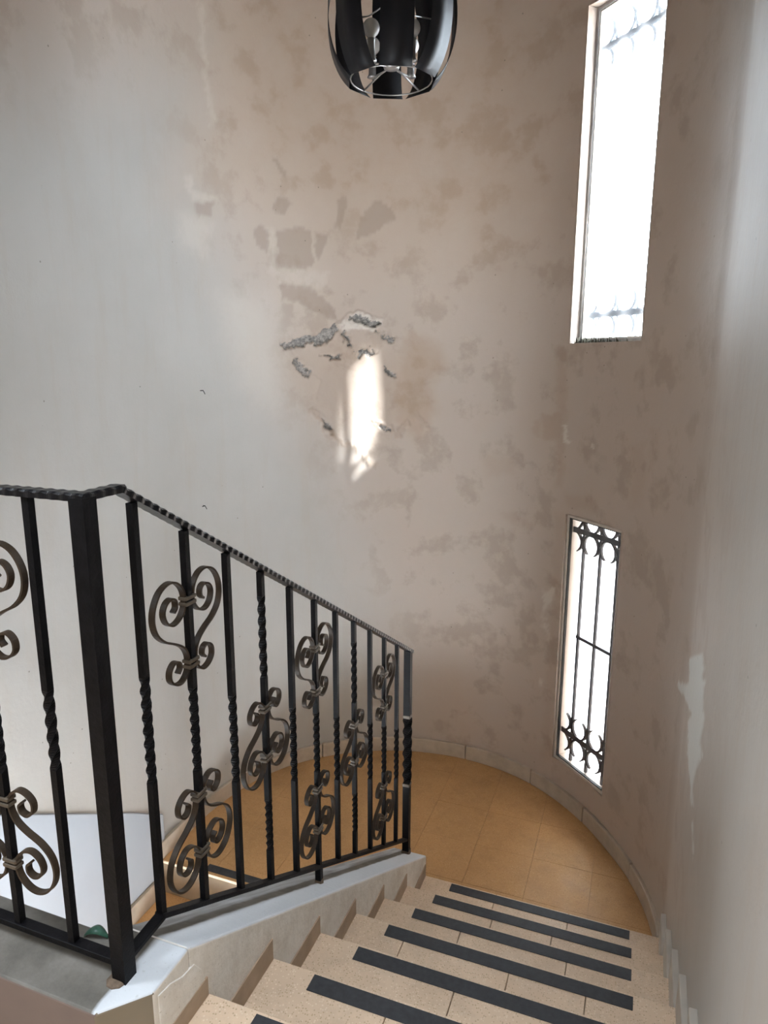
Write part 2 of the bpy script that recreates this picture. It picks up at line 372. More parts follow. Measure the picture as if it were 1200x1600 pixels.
zs = np.array(sorted([z for z in zs if all(abs(z-e) > .004 for e in ez)]+ez)); NZ = len(zs)
XY = []; NN = []
for c in cols:
    p, n = col_xy(c); XY.append(p); NN.append(n)
XY = np.array(XY); NN = np.array(NN)
def build_wall(name, i0, i1, label):
    xy = XY[i0:i1+1]; nn = NN[i0:i1+1]; cc = cols[i0:i1+1]; nc = len(xy)
    P = np.zeros((nc, NZ, 3)); P[:,:,0] = xy[:,None,0]; P[:,:,1] = xy[:,None,1]; P[:,:,2] = zs[None]
    Q = P.reshape(-1, 3); N3 = np.repeat(np.c_[nn, np.zeros(nc)], NZ, 0)
    px, py, dz = to_px(Q); vis = dz > .3; px = np.where(vis, px, -9999); py = np.where(vis, py, -9999)
    jit = (fbm(Q, 26)-.5)*14; jx = px+jit; jy = py+(fbm(Q+9.1, 26)-.5)*14
    jit2x = px+(fbm(Q+4.4, 45)-.5)*18; jit2y = py+(fbm(Q+2.2, 45)-.5)*18
    bare = np.zeros(len(Q)); under = bare.copy(); pale = bare.copy(); fresh = bare.copy(); stain_shade = bare.copy(); worn_bounce = bare.copy()
    for b in BARE: bare = np.maximum(bare, sm(sdist(jit2x, jit2y, b), -1.5, 1.0))
    for b in UNDER: under = np.maximum(under, .55*sm(sdist(jx, jy, b), -2, 2))
    for b, s, a in PALE: pale = np.maximum(pale, a*sm(sdist(jit2x, jit2y, b), -s, s))
    for b in FRESH: fresh = np.maximum(fresh, sm(sdist(px+(jit2x-px)*.4, py, b), -1.2, 1.2))
    for b, s, a in STAIN_SHADE: stain_shade = np.maximum(stain_shade, a*sm(sdist(jx, jy, b), -s, s))
    for b, s in WORN_BOUNCE: worn_bounce = np.maximum(worn_bounce, sm(sdist(px, py, b), -s*.3, s))
    # relief in metres, positive = towards the room
    h = (fbm(Q, 2.2, 2)-.5)*.008
    coat = sm(sdist(jx, jy, COAT), -3, 3)
    h += coat*(-.003+(fbm(Q, 12, 3)-.5)*.004)
    h -= bare*(.010+.010*fbm(Q, 70)); h -= .002*under
    for l in RIMS:
        d = ldist(jit2x, jit2y, l); h += .008*np.exp(-(d/3.5)**2)
    for l in LIPS:
        d = ldist(jit2x, jit2y, l); h += .009*np.exp(-(d/4.5)**2)*(.4+1.2*fbm(Q, 40)); stain_shade = np.maximum(stain_shade, .4*np.exp(-(d/5)**2))  # brown shading painted along the raised lips
    h += .002*fresh
    edge = np.ones(len(Q))
    for w in (UPW, LOW):
        A, B, t, n = wz(w['a'], w['b'])
        s = (Q[:,:2]-B)@t; L = np.hypot(*(A-B)); ds = np.maximum(np.maximum(-s, s-L), np.maximum(w['z0']-Q[:,2], Q[:,2]-w['z1']))
        near = (np.abs((Q[:,:2]-B)@n) < .2); edge = np.where(near, np.minimum(edge, sm(ds, 0, .05)), edge)
    h *= edge
    IN = Q-N3*h[:,None]; OUT = Q+N3*WALL_T
    for w in (UPW, LOW):
        A, B, t, n = wz(w['a'], w['b'])
        for i, c in enumerate(cc):
            if c[0] == 'A' and (abs(c[1]-w['a']) < 1e-6 or abs(c[1]-w['b']) < 1e-6):
                OUT[i*NZ:(i+1)*NZ, :2] = IN[i*NZ:(i+1)*NZ, :2]+n*WALL_T
    hole = np.zeros((nc-1, NZ-1), bool)
    for i in range(nc-1):
        if cc[i][0] == 'A' and cc[i+1][0] == 'A':
            tm = (cc[i][1]+cc[i+1][1])/2
            for w in (UPW, LOW):
                if w['b'] < tm < w['a']: hole[i] |= (zs[:-1] > w['z0']-1e-6) & (zs[1:] < w['z1']+1e-6)
    ii, jj = np.nonzero(~hole); a = ii*NZ+jj; b = (ii+1)*NZ+jj
    Fin = np.c_[a, b, b+1, a+1]; off = len(Q); Fo = np.c_[a, a+1, b+1, b]+off
    rim = []
    hp = np.pad(hole, 1)
    for i, j in zip(*np.nonzero(hole)):
        v00 = i*NZ+j; v10 = (i+1)*NZ+j
        if not hp[i, j+1]: rim.append((v00, v00+1, v00+1+off, v00+off))
        if not hp[i+2, j+1]: rim.append((v10+1, v10, v10+off, v10+1+off))
        if not hp[i+1, j]: rim.append((v10, v00, v00+off, v10+off))
        if not hp[i+1, j+2]: rim.append((v00+1, v10+1, v10+1+off, v00+1+off))
    F = np.concatenate([Fin, Fo]+([np.array(rim)] if rim else []))
    V = np.concatenate([IN, OUT])
    me = bpy.data.meshes.new(name)
    me.vertices.add(len(V)); me.vertices.foreach_set('co', V.ravel())
    me.loops.add(F.size); me.loops.foreach_set('vertex_index', F.ravel().astype(np.int32))
    me.polygons.add(len(F)); me.polygons.foreach_set('loop_start', np.arange(0, F.size, 4, dtype=np.int32))
    smf = np.ones(len(F), bool); smf[len(Fin)+len(Fo):] = False
    me.update(calc_edges=True); me.polygons.foreach_set('use_smooth', smf)
    for nm, arr in (('bare', bare), ('undercoat', under), ('pale', pale), ('fresh', fresh), ('stain_shade', stain_shade), ('worn_bounce', worn_bounce)):
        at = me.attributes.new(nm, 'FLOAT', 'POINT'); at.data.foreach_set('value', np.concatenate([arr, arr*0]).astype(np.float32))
    me.materials.append(M_WALL); me.validate(); 
    o = link(bpy.data.objects.new(name, me)); return struct(o, label)
iA = next(i for i, c in enumerate(cols) if c[0] == 'A'); iR = max(i for i, c in enumerate(cols) if c[0] == 'A')
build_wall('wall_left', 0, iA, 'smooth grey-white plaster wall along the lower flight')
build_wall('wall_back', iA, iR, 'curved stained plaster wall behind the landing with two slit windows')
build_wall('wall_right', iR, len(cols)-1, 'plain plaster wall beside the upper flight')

# ------------------------------------------------------------------ upper hall (behind the camera) and ceiling
HY0 = -5.2
FILL_SKYL = (-.15, 1.05, -3.75, -2.5)   # unseen roof light added to brighten steps and left wall: x0, x1, y0, y1
def slab_open(name, x0, x1, y0, y1, o, z0, z1, mat):
    V = []; F = []
    for (a, b, c, d) in ((x0, x1, y0, o[2]), (x0, x1, o[3], y1), (x0, o[0], o[2], o[3]), (o[1], x1, o[2], o[3])):
        k = len(V); V += box_v(a, b, c, d, z0, z1); F += [tuple(i+k for i in f) for f in BOXF]
    return struct(mesh_obj(name, V, F, mat))
slab_open('ceiling', XL-.12, XR+.12, HY0-.15, 1.6, FILL_SKYL, Z_CEIL, Z_CEIL+.15, M_CEIL)
portal(((FILL_SKYL[0]+FILL_SKYL[1])/2, (FILL_SKYL[2]+FILL_SKYL[3])/2, Z_CEIL+.1), (0, 0, -1), FILL_SKYL[1]-FILL_SKYL[0], FILL_SKYL[3]-FILL_SKYL[2])
def wall_open(name, pos, thick, a0, a1, z0, z1, oa0, oa1, oz0, oz1):
    V = []; F = []
    for (p0, p1, q0, q1) in ((a0, oa0, z0, z1), (oa1, a1, z0, z1), (oa0, oa1, z0, oz0), (oa0, oa1, oz1, z1)):
        b = len(V); V += box_v(pos, pos+thick, p0, p1, q0, q1)
        F += [tuple(i+b for i in f) for f in BOXF]
    return struct(mesh_obj(name, V, F, M_CEIL))
HWIN = (-3.1, -2.4, 2.9, 4.3)  # assumed window opening out of view, placed for its daylight
wall_open('wall_hall_left', XL-.11, .11, HY0, -1.98, Z_LOW, Z_CEIL, *HWIN)
struct(box('wall_hall_rear', XL-.11, XR+.11, HY0-.15, HY0, Z_LOW, Z_CEIL, M_CEIL))
hc = ((HWIN[0]+HWIN[1])/2, (HWIN[2]+HWIN[3])/2)
portal((XL-.06, hc[0], hc[1]), (1, 0, 0), HWIN[1]-HWIN[0], HWIN[3]-HWIN[2])
struct(box('daylight_shield_beam', XL, XR, -2.30, -2.12, 3.12, Z_CEIL, M_CEIL))  # unseen downstand added to keep roof daylight off the back wall
w3 = struct(empty('assumed_window', (XL-.05, HWIN[0], HWIN[2])), 'assumed daylight window of the upper hall, out of view')
for y in (0, .65): box('frame_bar', -.02, .02, y, y+.05, 0, HWIN[3]-HWIN[2], M_CEIL, w3)
for z in (0, 1.35): box('frame_bar', -.02, .02, .05, .65, z, z+.05, M_CEIL, w3)

# ------------------------------------------------------------------ windows
def window(name, w, m_frame, m_glass, sill, depth, fw_, gasket):
    A, B, t, n = wz(w['a'], w['b']); L = float(np.hypot(*(A-B))); z0, z1 = w['z0'], w['z1']
    root = empty(name, (float(B[0]), float(B[1]), z0)); root.rotation_euler = (0, 0, math.atan2(t[1], t[0]))
    # local: x along chord, -y outward
    H = z1-z0
    def lb(nm, x0, x1, d0, d1, a, b, m, par=root, bev=.002): return box(nm, x0, x1, -d1, -d0, a, b, m, par, bev)
    fr = merge([(box_v(0.001, fw_, -depth-.028, -depth, .001, H-.001), BOXF), (box_v(L-fw_, L-.001, -depth-.028, -depth, .001, H-.001), BOXF), (box_v(fw_, L-fw_, -depth-.028, -depth, .001, fw_), BOXF), (box_v(fw_, L-fw_, -depth-.028, -depth, H-fw_, H-.001), BOXF)])
    bevel(mesh_obj('frame', *fr, m_frame, root), .002)
    i0, i1 = fw_+.001, L-fw_-.001; g = .006
    sash = merge([(box_v(i0, i0+g, -depth-.022, -depth-.006, i0, H-i0), BOXF), (box_v(i1-g, i1, -depth-.022, -depth-.006, i0, H-i0), BOXF), (box_v(i0+g, i1-g, -depth-.022, -depth-.006, i0, i0+g), BOXF), (box_v(i0+g, i1-g, -depth-.022, -depth-.006, H-i0-g, H-i0), BOXF)])
    mesh_obj('gasket', *sash, gasket, root)
    box('pane', i0, i1, -depth-.017, -depth-.013, i0, H-i0, m_glass, root)
    if sill:
        box('sill', -.01, L+.01, -depth, .012, -.012, .006, M_FRAME, root, .004)
    c = (A+B)/2+n*(WALL_T+.03); portal((float(c[0]), float(c[1]), (z0+z1)/2), (-n[0], -n[1], 0), L+.05, H+.05)
    return root, A, B, t, n, L
w1 = window('window_1', UPW, M_ALU, M_GLASS_HAZED, False, .055, .018, M_FRAME)
struct(w1[0], 'tall narrow upper window, overexposed, with dull metal frame')
w2 = window('window_2', LOW, M_FRAME, M_GLASS, False, .012, .016, M_GASKET)
struct(w2[0], 'tall narrow lower window with cream frame near the landing floor')
# grilles
def crescent(cx, cz, r, a0, a1, d):
    pts = [(cx+r*math.cos(a), d, cz+r*math.sin(a)) for a in np.linspace(a0, a1, 13)]
    return sweep(pts, .007, lambda u: .0032+.0052*math.sin(math.pi*u), (0, 1, 0))
def grille(w, zt, zm, zb, mat, label, xs, d):
    root_w, A, B, t, n, L = w; z0 = root_w.location.z
    g = empty('window_grille', tuple(root_w.location)); g.rotation_euler = root_w.rotation_euler
    tag(g, label, 'grille')
    H = (UPW if w is w1 else LOW); H = H['z1']-H['z0']
    for x in xs: box('bar', x-.008, x+.008, d-.008, d+.008, .004, H-.004, mat, g, .0015)
    for z in (zt, zb):
        box('crossbar', .001, L-.001, d+.006, d+.014, z-z0-.016, z-z0+.016, mat, g, .0015)
        for x in xs+(xs[2]+.137-.06,):
            for sg in (-1, 1):
                for s2 in (-1, 1):
                    cx = x+s2*.0685 if x in xs else L-.002
                    if x not in xs: continue
                    a = (math.pi if s2 > 0 else 0)
                    # C arc hugging the bar: centre half way to the next bar
                    lo, hi = (math.radians(100), math.radians(245)) if s2 > 0 else (math.radians(-65), math.radians(80))
                    if sg > 0: lo, hi = -hi, -lo
                    V, F = crescent(cx, z-z0+sg*.067, .0585, lo, hi, d+.008)
                    fix_normals(mesh_obj('crescent', V, F, mat, g))
    box('tie_bar', xs[0]-.012, xs[2]+.008, d+.006, d+.014, zm-z0-.010, zm-z0+.010, mat, g, .0015)
    return g
grille(w1, 4.15, 3.49, 2.86, M_GRILLE_GLARE, 'iron grille with glare painted into its pale colour in the upper slit window', (.135, .272, .410), -.098)
grille(w2, 1.68, 1.055, .43, M_GRILLE, 'dark iron grille with crescents in the lower slit window', (.085, .222, .36), -.072)

# added unseen mask whose gap leaves only a sliver of sun on the wall
V1 = [(.70, 3.6), (1.34, 3.6), (1.34, 4.45), (1.24, 4.45), (1.13, 4.08), (1.062, 4.12), (1.06, 4.6), (.70, 4.6)]
V2 = [(.70, 4.6), (1.06, 4.6), (1.095, 4.97), (1.24, 4.92), (1.24, 4.45), (1.34, 4.45), (1.34, 6.4), (.70, 6.4)]
V1 = [(u-.155, v) for u, v in V1]; V2 = [(u-.155, v) for u, v in V2]
struct(prism('sun_mask_lower', V1, 3.0, 3.06, 'x', M_BLOCKER)); struct(prism('sun_mask_upper', V2, 3.0, 3.06, 'x', M_BLOCKER))
struct(box('sky_blocker_opposite', -6, 1.0, 5.6, 5.8, -1.9, 2.9, M_BLOCKER_W))  # wall added to cut sky light on the lower window reveal
struct(box('side_light_blocker', 1.0, 1.1, .85, 4.2, -1.9, 2.15, M_BLOCKER))  # unseen wall added to block side light at the lower window
struct(box('ground_outside', -14, 16, 1.3, 30, -2.0, -1.9, M_GROUND), 'sunlit pale ground outside the windows')
struct(prism('overhead_light_blocker', [tuple(arc(x, .12)) for x in np.arange(10, 91, 5)]+[tuple(arc(x, .9)) for x in np.arange(90, 9, -5)], 2.15, 2.3, 'z', M_BLOCKER))  # unseen slab added to shade the lower window from the sky

# ------------------------------------------------------------------ landing floor
fl = struct(box('floor', XL-.02, XR+.02, -.172, 1.42, -.16, -.012, M_JOINT), 'terrazzo landing floor, warm bounce painted into its orange')
TS = .31
def landing_outline(y0, y1, x0, x1):
    return None
def clip_poly(poly, inside, inter):
    out = []
    for i in range(len(poly)):
        a, b = poly[i], poly[(i+1) % len(poly)]; ia, ib = inside(a), inside(b)
        if ia: out.append(a)
        if ia != ib: out.append(inter(a, b))
    return out
def clip_half(poly, nx, ny, d):
    f = lambda p: nx*p[0]+ny*p[1]-d
    def inter(a, b):
        fa, fb = f(a), f(b); t = fa/(fa-fb); return (a[0]+(b[0]-a[0])*t, a[1]+(b[1]-a[1])*t)
    return clip_poly(poly, lambda p: f(p) <= 1e-9, inter)
bound = [tuple(arc(th)) for th in np.arange(0, 181, 6)]
hp = []
for (a, b) in zip(bound[:-1], bound[1:]):
    n = (b[1]-a[1], a[0]-b[0]); l = math.hypot(*n); n = (n[0]/l, n[1]/l); hp.append((n[0], n[1], n[0]*a[0]+n[1]*a[1]))
tx = .443; ty = .218
for i in range(-7, 4):
    for j in range(-3, 5):
        x0, y0 = tx+i*TS, ty+j*TS; g = .0007
        poly = [(x0+g, y0+g), (x0+TS-g, y0+g), (x0+TS-g, y0+TS-g), (x0+g, y0+TS-g)]
        for h_ in hp: 
            poly = clip_half(poly, *h_)
            if not poly: break
        if poly: poly = clip_half(poly, 0, -1, .19 if x0 < -.3 else .0)
        if poly: poly = clip_half(poly, 0, -1, .19)
        if poly: poly = clip_half(poly, 1, 0, XR)
        if poly: poly = clip_half(poly, -1, 0, -XL)
        if not poly or len(poly) < 3: continue
        if max(p[1] for p in poly)-min(p[1] for p in poly) < .01: continue
        prism('tile', poly, -.012, 0+random.uniform(-.0004, .0004), 'z', M_LAND, fl)
# baseboard round the curve, in pieces
bb = struct(empty('baseboard_back', (CX, CY, 0)), 'cream skirting round the curved landing wall')
def skirt_piece(name, inner, outer, z0, z1, mat, parent, loc):
    n = len(inner); V = []
    for z in (z0, z1):
        V += [(p[0]-loc[0], p[1]-loc[1], z-loc[2]) for p in inner]+[(p[0]-loc[0], p[1]-loc[1], z-loc[2]) for p in outer]
    F = []; m = 2*n
    for i in range(n-1):
        F += [(m+i, m+i+1, m+n+i+1, m+n+i), (i, i+1, m+i+1, m+i), (n+i, n+i+1, m+n+i+1, m+n+i), (i, i+1, n+i+1, n+i)]
    F += [(0, n, m+n, m), (n-1, 2*n-1, m+2*n-1, m+n-1)]
    return bevel(fix_normals(mesh_obj(name, V, F, mat, parent)), .005, 2, 50)
cuts = [180, 158, 133, 110, 88, 66, 45, 22, 0]
for a, b in zip(cuts[:-1], cuts[1:]):
    ths = np.linspace(a-.12, b+.12, 14); d = random.uniform(-.0015, .0015)
    skirt_piece('baseboard_piece', [arc(x, -.020+d) for x in ths], [arc(x, .002) for x in ths], 0, .098+d, M_SKIRT, bb, (CX, CY, 0))
bl = struct(empty('baseboard_left', (XL, -.1, 0)), 'pale skirting stepping down beside the lower flight')
def lbox(name, root, x0, x1, y0, y1, z0, z1, mat, bev=.003):
    l = root.location; return box(name, x0-l.x, x1-l.x, y0-l.y, y1-l.y, z0-l.z, z1-l.z, mat, root, bev)
lbox('baseboard_piece', bl, XL, XL+.02, -.19, CY, 0, .098, M_SKIRT)

# ------------------------------------------------------------------ upper flight
st = struct(empty('staircase_upper', (0, 0, 0)), 'flight of beige terrazzo steps with dark anti-slip strips')
SXL, SXR = .1324, .9399
N_UP = 7
for k in range(1, N_UP+1):
    yn = -(k-1)*GOING; z = k*RISE; yb = yn-GOING-.03 if k < N_UP else yn-GOING
    box('riser', 0, XR, yn-.06, yn-.012, z-RISE-.02, z-.03, M_RISER, st)
    joints = [0.0, .30+.12*((k*37) % 5)/5, .62+.1*((k*53) % 5)/5, XR]
    if k == 3: joints = [0, .33, .72, XR]
    if k == 4: joints = [0, .20, .56, .80, XR]
    if k == 5: joints = [0, .45, .74, XR]
    for a, b in zip(joints[:-1], joints[1:]):
        e = .0009
        box('tread_tile', a+(e if a else 0), b-e, yb, yn+random.uniform(-.0006, .0006), z-.03, z+random.uniform(-.0005, .0005), M_TREAD, st, .003)
    box('anti_slip_strip', SXL+random.uniform(-.004, .004), SXR+random.uniform(-.004, .004), yn-.0088-.050, yn-.0088, z-.0002, z+.0022, M_STRIP, st, .0008)
prism('carriage', [(-.05, -.15), (-.05, .0)]+[q for k in range(1, N_UP) for q in ((-(k-1)*GOING-.061, k*RISE-.031), (-k*GOING-.061, k*RISE-.031))]+[(-(N_UP-1)*GOING-.061, N_UP*RISE-.031), (-N_UP*GOING, N_UP*RISE-.031), (-N_UP*GOING, N_UP*RISE-.3)], 0.001, XR, 'x', M_RISER, st)
br = struct(empty('baseboard_right', (XR, 0, 0)), 'pale stepped skirting on the right wall beside the steps')
for k in range(1, N_UP+1):
    yn = -(k-1)*GOING; z = k*RISE
    lbox('baseboard_piece', br, XR-.021, XR+.001, yn-GOING+.002, yn, z, z+.125, M_SKIRT_W, .003)
lbox('baseboard_piece', br, XR-.021, XR+.001, .002, CY, 0, .098, M_SKIRT, .003)

# ------------------------------------------------------------------ lower flight
R2 = .20; Y2 = -.19
sl = struct(empty('staircase_lower', (XL, Y2, 0)), 'lower flight going down towards the viewer behind the railing')
l_ = sl.location
lbox('landing_edge', sl, XL, -.172, Y2-.004, Y2+.012, -.016, -.0005, M_TREAD, .002)
lbox('anti_slip_strip', sl, -1.155, -.30, Y2+.014, Y2+.062, -.0002, .0022, M_STRIP, .0008)
for k in range(1, 8):
    y0 = Y2-(k-1)*GOING; z = -k*R2
    lbox('riser', sl, XL, -.172, y0+.003, y0+.017, z-.03, z+R2-(.017 if k == 1 else .036), M_RISER_D)
    for a, b in ((XL, -.98), (-.978, -.57), (-.568, -.172)):
        lbox('tread_tile', sl, a, b, y0-GOING, y0+.003, z-.035, z, M_LAND, .003)
    if k > 1: pass
    lbox('anti_slip_strip', sl, -1.155, -.30, y0-GOING+.010, y0-GOING+.06, z-.0002, z+.0022, M_STRIP, .0008)
    lbox('baseboard_piece', bl, XL, XL+.02, y0-GOING+.001, y0, z, z+.105, M_SKIRT, .003)
# fresh white panel of plaster on the left wall beside the lower flight
pt = prism('trim_1', [(-.146, .242), (-.146, -.085), (-.48, -.085), (-.48, -.29), (-.77, -.29), (-.77, -.49), (-1.98, -.9), (-1.98, 1.3), (-1.5, 1.11), (-1.078, .861), (-.62, .56), (-.38, .405)], XL-.01, XL+.009, 'x', M_WHITE)
struct(bevel(pt, .004), 'freshly painted white area on the wall beside the lower flight')

# ------------------------------------------------------------------ curb between the flights
ZC = 1.364; YB = -1.783
V = []; F = []; FM = []
def addp(poly, a0, a1, axis, mats):
    global V, F, FM
    n = len(poly); b = len(V)
    for a in (a0, a1):
        for (u, v) in poly: V.append({'x': (a,u,v), 'z': (u,v,a)}[axis])
    fs = [tuple(range(b, b+n)), tuple(range(b+2*n-1, b+n-1, -1))]+[(b+i, b+(i+1) % n, b+n+(i+1) % n, b+n+i) for i in range(n)]
    F += fs; FM += mats
addp([(.012, .27), (.012, .0), (-.19, .0), (-.19, -1.6), (-1.783, -1.6), (YB, ZC)], -.17, 0, 'x', [1, 1, 1, 1, 1, 1, 1, 0])
addp([(0, YB), (0, -1.9), (-.075, -1.98), (XL, -1.98), (XL, -1.81), (-.17, -1.81), (-.17, YB)], .9, ZC, 'z', [1, 0, 1, 3, 2, 1, 1, 1, 1])
cb = fix_normals(mesh_obj('curb', V, F, mats=[M_CURB, M_CURB_SIDE, M_PINK, M_TAN], fmat=FM))
struct(bevel(cb, .006, 3), 'low plaster curb under the railing, part painted white, railing shadow in its colour')
pp = prism('plaster_patch', [(-1.888, 1.345), (-1.85, 1.338), (-1.81, 1.318), (-1.77, 1.312), (-1.745, 1.275), (-1.735, 1.235), (-1.745, 1.205), (-1.80, 1.198), (-1.888, 1.2)], -.004, .0022, 'x', M_CURB_SIDE, cb)
bevel(pp, .002, 2); tag(pp, 'cracked plaster repair at the near end of the curb')
sk = struct(empty('trim_2', (0, 0, 0)), 'brown stepped skirting on the curb beside the steps')
for k in range(1, N_UP+1):
    yn = -(k-1)*GOING; z = k*RISE
    y0 = max(yn-GOING, -1.90)
    box('skirting_piece', -.001, .004, y0, yn-.004, z+.0005, z+(.066 if k < 7 else .05), M_SKIRT_BROWN, sk, .0015)

# upper hall floor
struct(box('floor_upper', 0.0, XR, HY0, -(N_UP)*GOING+.0, Z_UP-.15, Z_UP, M_TREAD), 'upper hall floor')
struct(box('floor_upper_left', XL, 0.0, HY0, -1.98, Z_UP-.15, Z_UP, M_TREAD), 'upper hall floor beside the curb')

# ------------------------------------------------------------------ railing
RX = -.08; GY = -1.89
rl = tag(empty('stair_railing', (RX, -.06, .3)), 'black wrought-iron stair railing with bronzed heart scrolls standing on the white curb', 'railing')
RLOC = Vector(rl.location)
def rp(name, V, F, mat, parent=rl, smooth=False):
    o = mesh_obj(name, [Vector(v)-RLOC for v in V], F, mat, parent, smooth); return o
top_z = lambda y: 1.350+.5793*(-.066-y)
bot_z = lambda y: .485+.5972*(-.208-y)
curb_z = lambda y: ZC if y < YB else .27+.6092*(.012-y)
def twisted(x, y, z0, z1, half, secs, turns=2.0, rot=0.0):
    zz = {z0, z1}
    for a, b in secs: zz |= set(np.linspace(a, b, 33).tolist())
    zz = sorted(zz); V = []; F = []
    for z in zz:
        ang = rot; sc = 1.
        for a, b in secs:
            if z >= b: ang += 2*math.pi*turns
            elif z > a: ang += 2*math.pi*turns*(z-a)/(b-a)
        for q in range(4):
            w = ang+math.pi/4+q*math.pi/2; V.append((x+half*1.414*math.cos(w), y+half*1.414*math.sin(w), z))
    n = len(zz)
    for i in range(n-1):
        for j in range(4): F.append((4*i+j, 4*i+(j+1) % 4, 4*i+4+(j+1) % 4, 4*i+4+j))
    F += [(3,2,1,0), (4*n-4,4*n-3,4*n-2,4*n-1)]
    return V, F
# heart scroll outline, u away from the bar, v up from the upper collar
HEART = catmull([(.054,-.013),(.045,-.004),(.046,.012),(.060,.020),(.078,.013),(.087,-.006),(.079,-.028),(.058,-.040),(.034,-.033),(.018,-.014),(.0145,.008),(.022,.032),(.042,.051),(.068,.056),(.096,.044),(.115,.018),(.121,-.012),(.112,-.043),(.088,-.067),(.055,-.084),(.030,-.101),(.0165,-.122),(.0135,-.146),(.021,-.167),(.040,-.180),(.062,-.176),(.078,-.160),(.077,-.139),(.062,-.126),(.046,-.130),(.041,-.144),(.050,-.155)], 4)
def heart(bal, x, y, z, along, flip):
    """z: height of the collar between the big curls; flip: big curls down"""
    sg = -1 if flip else 1
    for s in (1, -1):
        pts = []
        for u, v in HEART:
            a = s*u
            pts.append((x, y+a, z+sg*v) if along == 'y' else (x+a, y, z+sg*v))
        V, F = sweep(pts, .007, .0024, (1, 0, 0) if along == 'y' else (0, 1, 0))
        o = fix_normals(rp('scroll', V, F, M_SCROLL, bal)); tag(o, 'bronzed scroll of flat iron')
    for dz in (0, -.148*sg):
        for e in (-.0065, .0065):
            zc = z+dz+e; h = .0042; wu, wv = .0185, .0115
            (hx, hy) = (wv, wu) if along == 'y' else (wu, wv)
            V = box_v(x-hx, x+hx, y-hy, y+hy, zc-h, zc+h)
            bevel(rp('collar', V, BOXF, M_COLLAR, bal), .002)
def flight_baluster(i, y):
    zb, zt = bot_z(y), top_z(y)
    if i in (2, 6, 10): secs = [(zb+.35, zb+.56)]
    elif i in (4, 8): secs = [(zb+.10, zb+.26), (zb+.63, zb+.865)]
    else: secs = [(zb+.32, zb+.56)]
    o = rp('baluster', *twisted(RX, y, zb-.004, zt+.004, .0078, secs, 2.0 if i not in (4, 8) else 1.75), M_IRON)
    if i in (2, 6, 10):
        heart(o, RX, y, zt-.153, 'y', False); heart(o, RX, y, zb+.139, 'y', True)
    elif i in (4, 8): heart(o, RX, y, zb+.395, 'y', True)
    return o
Y0, SP = -1.766, .1556
for i in range(1, 12): flight_baluster(i, Y0+(i-1)*SP)
# support foot below baluster six and mortar collars
y6 = Y0+5*SP
rp('foot', box_v(RX-.010, RX+.010, y6-.010, y6+.010, curb_z(y6)-.006, bot_z(y6)-.004), BOXF, M_IRON)
tag(rp('foot_mortar', box_v(RX-.011, RX+.011, y6-.0105, y6+.0105, curb_z(y6)-.004, curb_z(y6)+.016), BOXF, M_FOOT), 'rusty mortar at the foot')
# end post, twisted in the middle
YE = -.058
V, F = twisted(RX, YE, curb_z(YE)-.004, top_z(YE)+.005, .0155, [(.69, 1.022)], 1.5)
rp('end_post', V, F, M_IRON)
for z in (.683, 1.03): bevel(rp('post_band', box_v(RX-.0172, RX+.0172, YE-.0172, YE+.0172, z-.008, z+.008), BOXF, M_COLLAR), .002)
tag(rp('foot_mortar', box_v(RX-.018, RX+.018, YE-.018, YE+.018, curb_z(YE)-.004, curb_z(YE)+.022), BOXF, M_FOOT), 'rusty mortar at the foot')
# corner post
rp('corner_post', *twisted(RX, GY, ZC-.003, 2.372, .0165, []), M_IRON)
V, F = lathe([(.024, -.004), (.022, .002), (.018, .005), (.010, .006)], 9, (RX-.008, GY-.012, ZC))
tag(rp('foot_mortar', V, F, M_FOOT), 'rusty mortar at the foot')
# guard across the upper hall
for j in range(1, 11):
    x = RX-.128-(j-1)*.1497 if j > 1 else RX-.128
    if x < XL+.03: break
    zb, zt = 1.412, 2.366; tw = j % 4
    secs = [(zb+.40, zb+.57)] if tw in (1, 3) else ([(zb+.36, zb+.56)] if tw == 2 else [(zb+.10, zb+.26), (zb+.63, zb+.865)])
    o = rp('baluster', *twisted(x, GY, zb-.004, zt+.004, .0078, secs, 1.25 if tw in (1, 3) else 1.75), M_IRON)
    if tw == 2: heart(o, x, GY, zt-.153, 'x', False); heart(o, x, GY, zb+.147, 'x', True)
    elif tw == 0: heart(o, x, GY, zb+.395, 'x', True)
# handrail: flat bar with crimped edges
def handrail(p0, p1, w=.0165, h=.0075, step=.0045):
    p0, p1 = Vector(p0), Vector(p1); d = p1-p0; L = d.length; d.normalize(); side = d.cross(Vector((0,0,1))).normalized(); up = side.cross(d).normalized()
    n = max(3, int(L/step)); V = []; F = []
    for i in range(n+1):
        s = L*i/n; cpr = .5+.5*math.cos(2*math.pi*s/.027); ww = w-.0022*cpr; hh = h-.0012*cpr; drop = .0028+.0018*cpr
        c = p0+d*s
        for a, b in ((-ww, -h), (ww, -h), (ww, hh-drop), (ww*.72, hh), (-ww*.72, hh), (-ww, hh-drop)): V.append(c+side*a+up*b)
    m = 6
    for i in range(n):
        for j in range(m): F.append((m*i+j, m*i+(j+1) % m, m*i+m+(j+1) % m, m*i+m+j))
    F += [tuple(range(m-1, -1, -1)), tuple(range(m*n, m*n+m))]
    return V, F
pk = -1.800
fix_normals(rp('handrail', *handrail((RX, -.018, top_z(-.018)+.007), (RX, pk, 2.372)), M_RAIL))
fix_normals(rp('handrail', *handrail((RX, pk+.008, 2.3735), (RX, GY-.012, 2.3735)), M_RAIL))
fix_normals(rp('handrail', *handrail((RX+.014, GY, 2.3735), (XL+.002, GY, 2.3735)), M_RAIL))
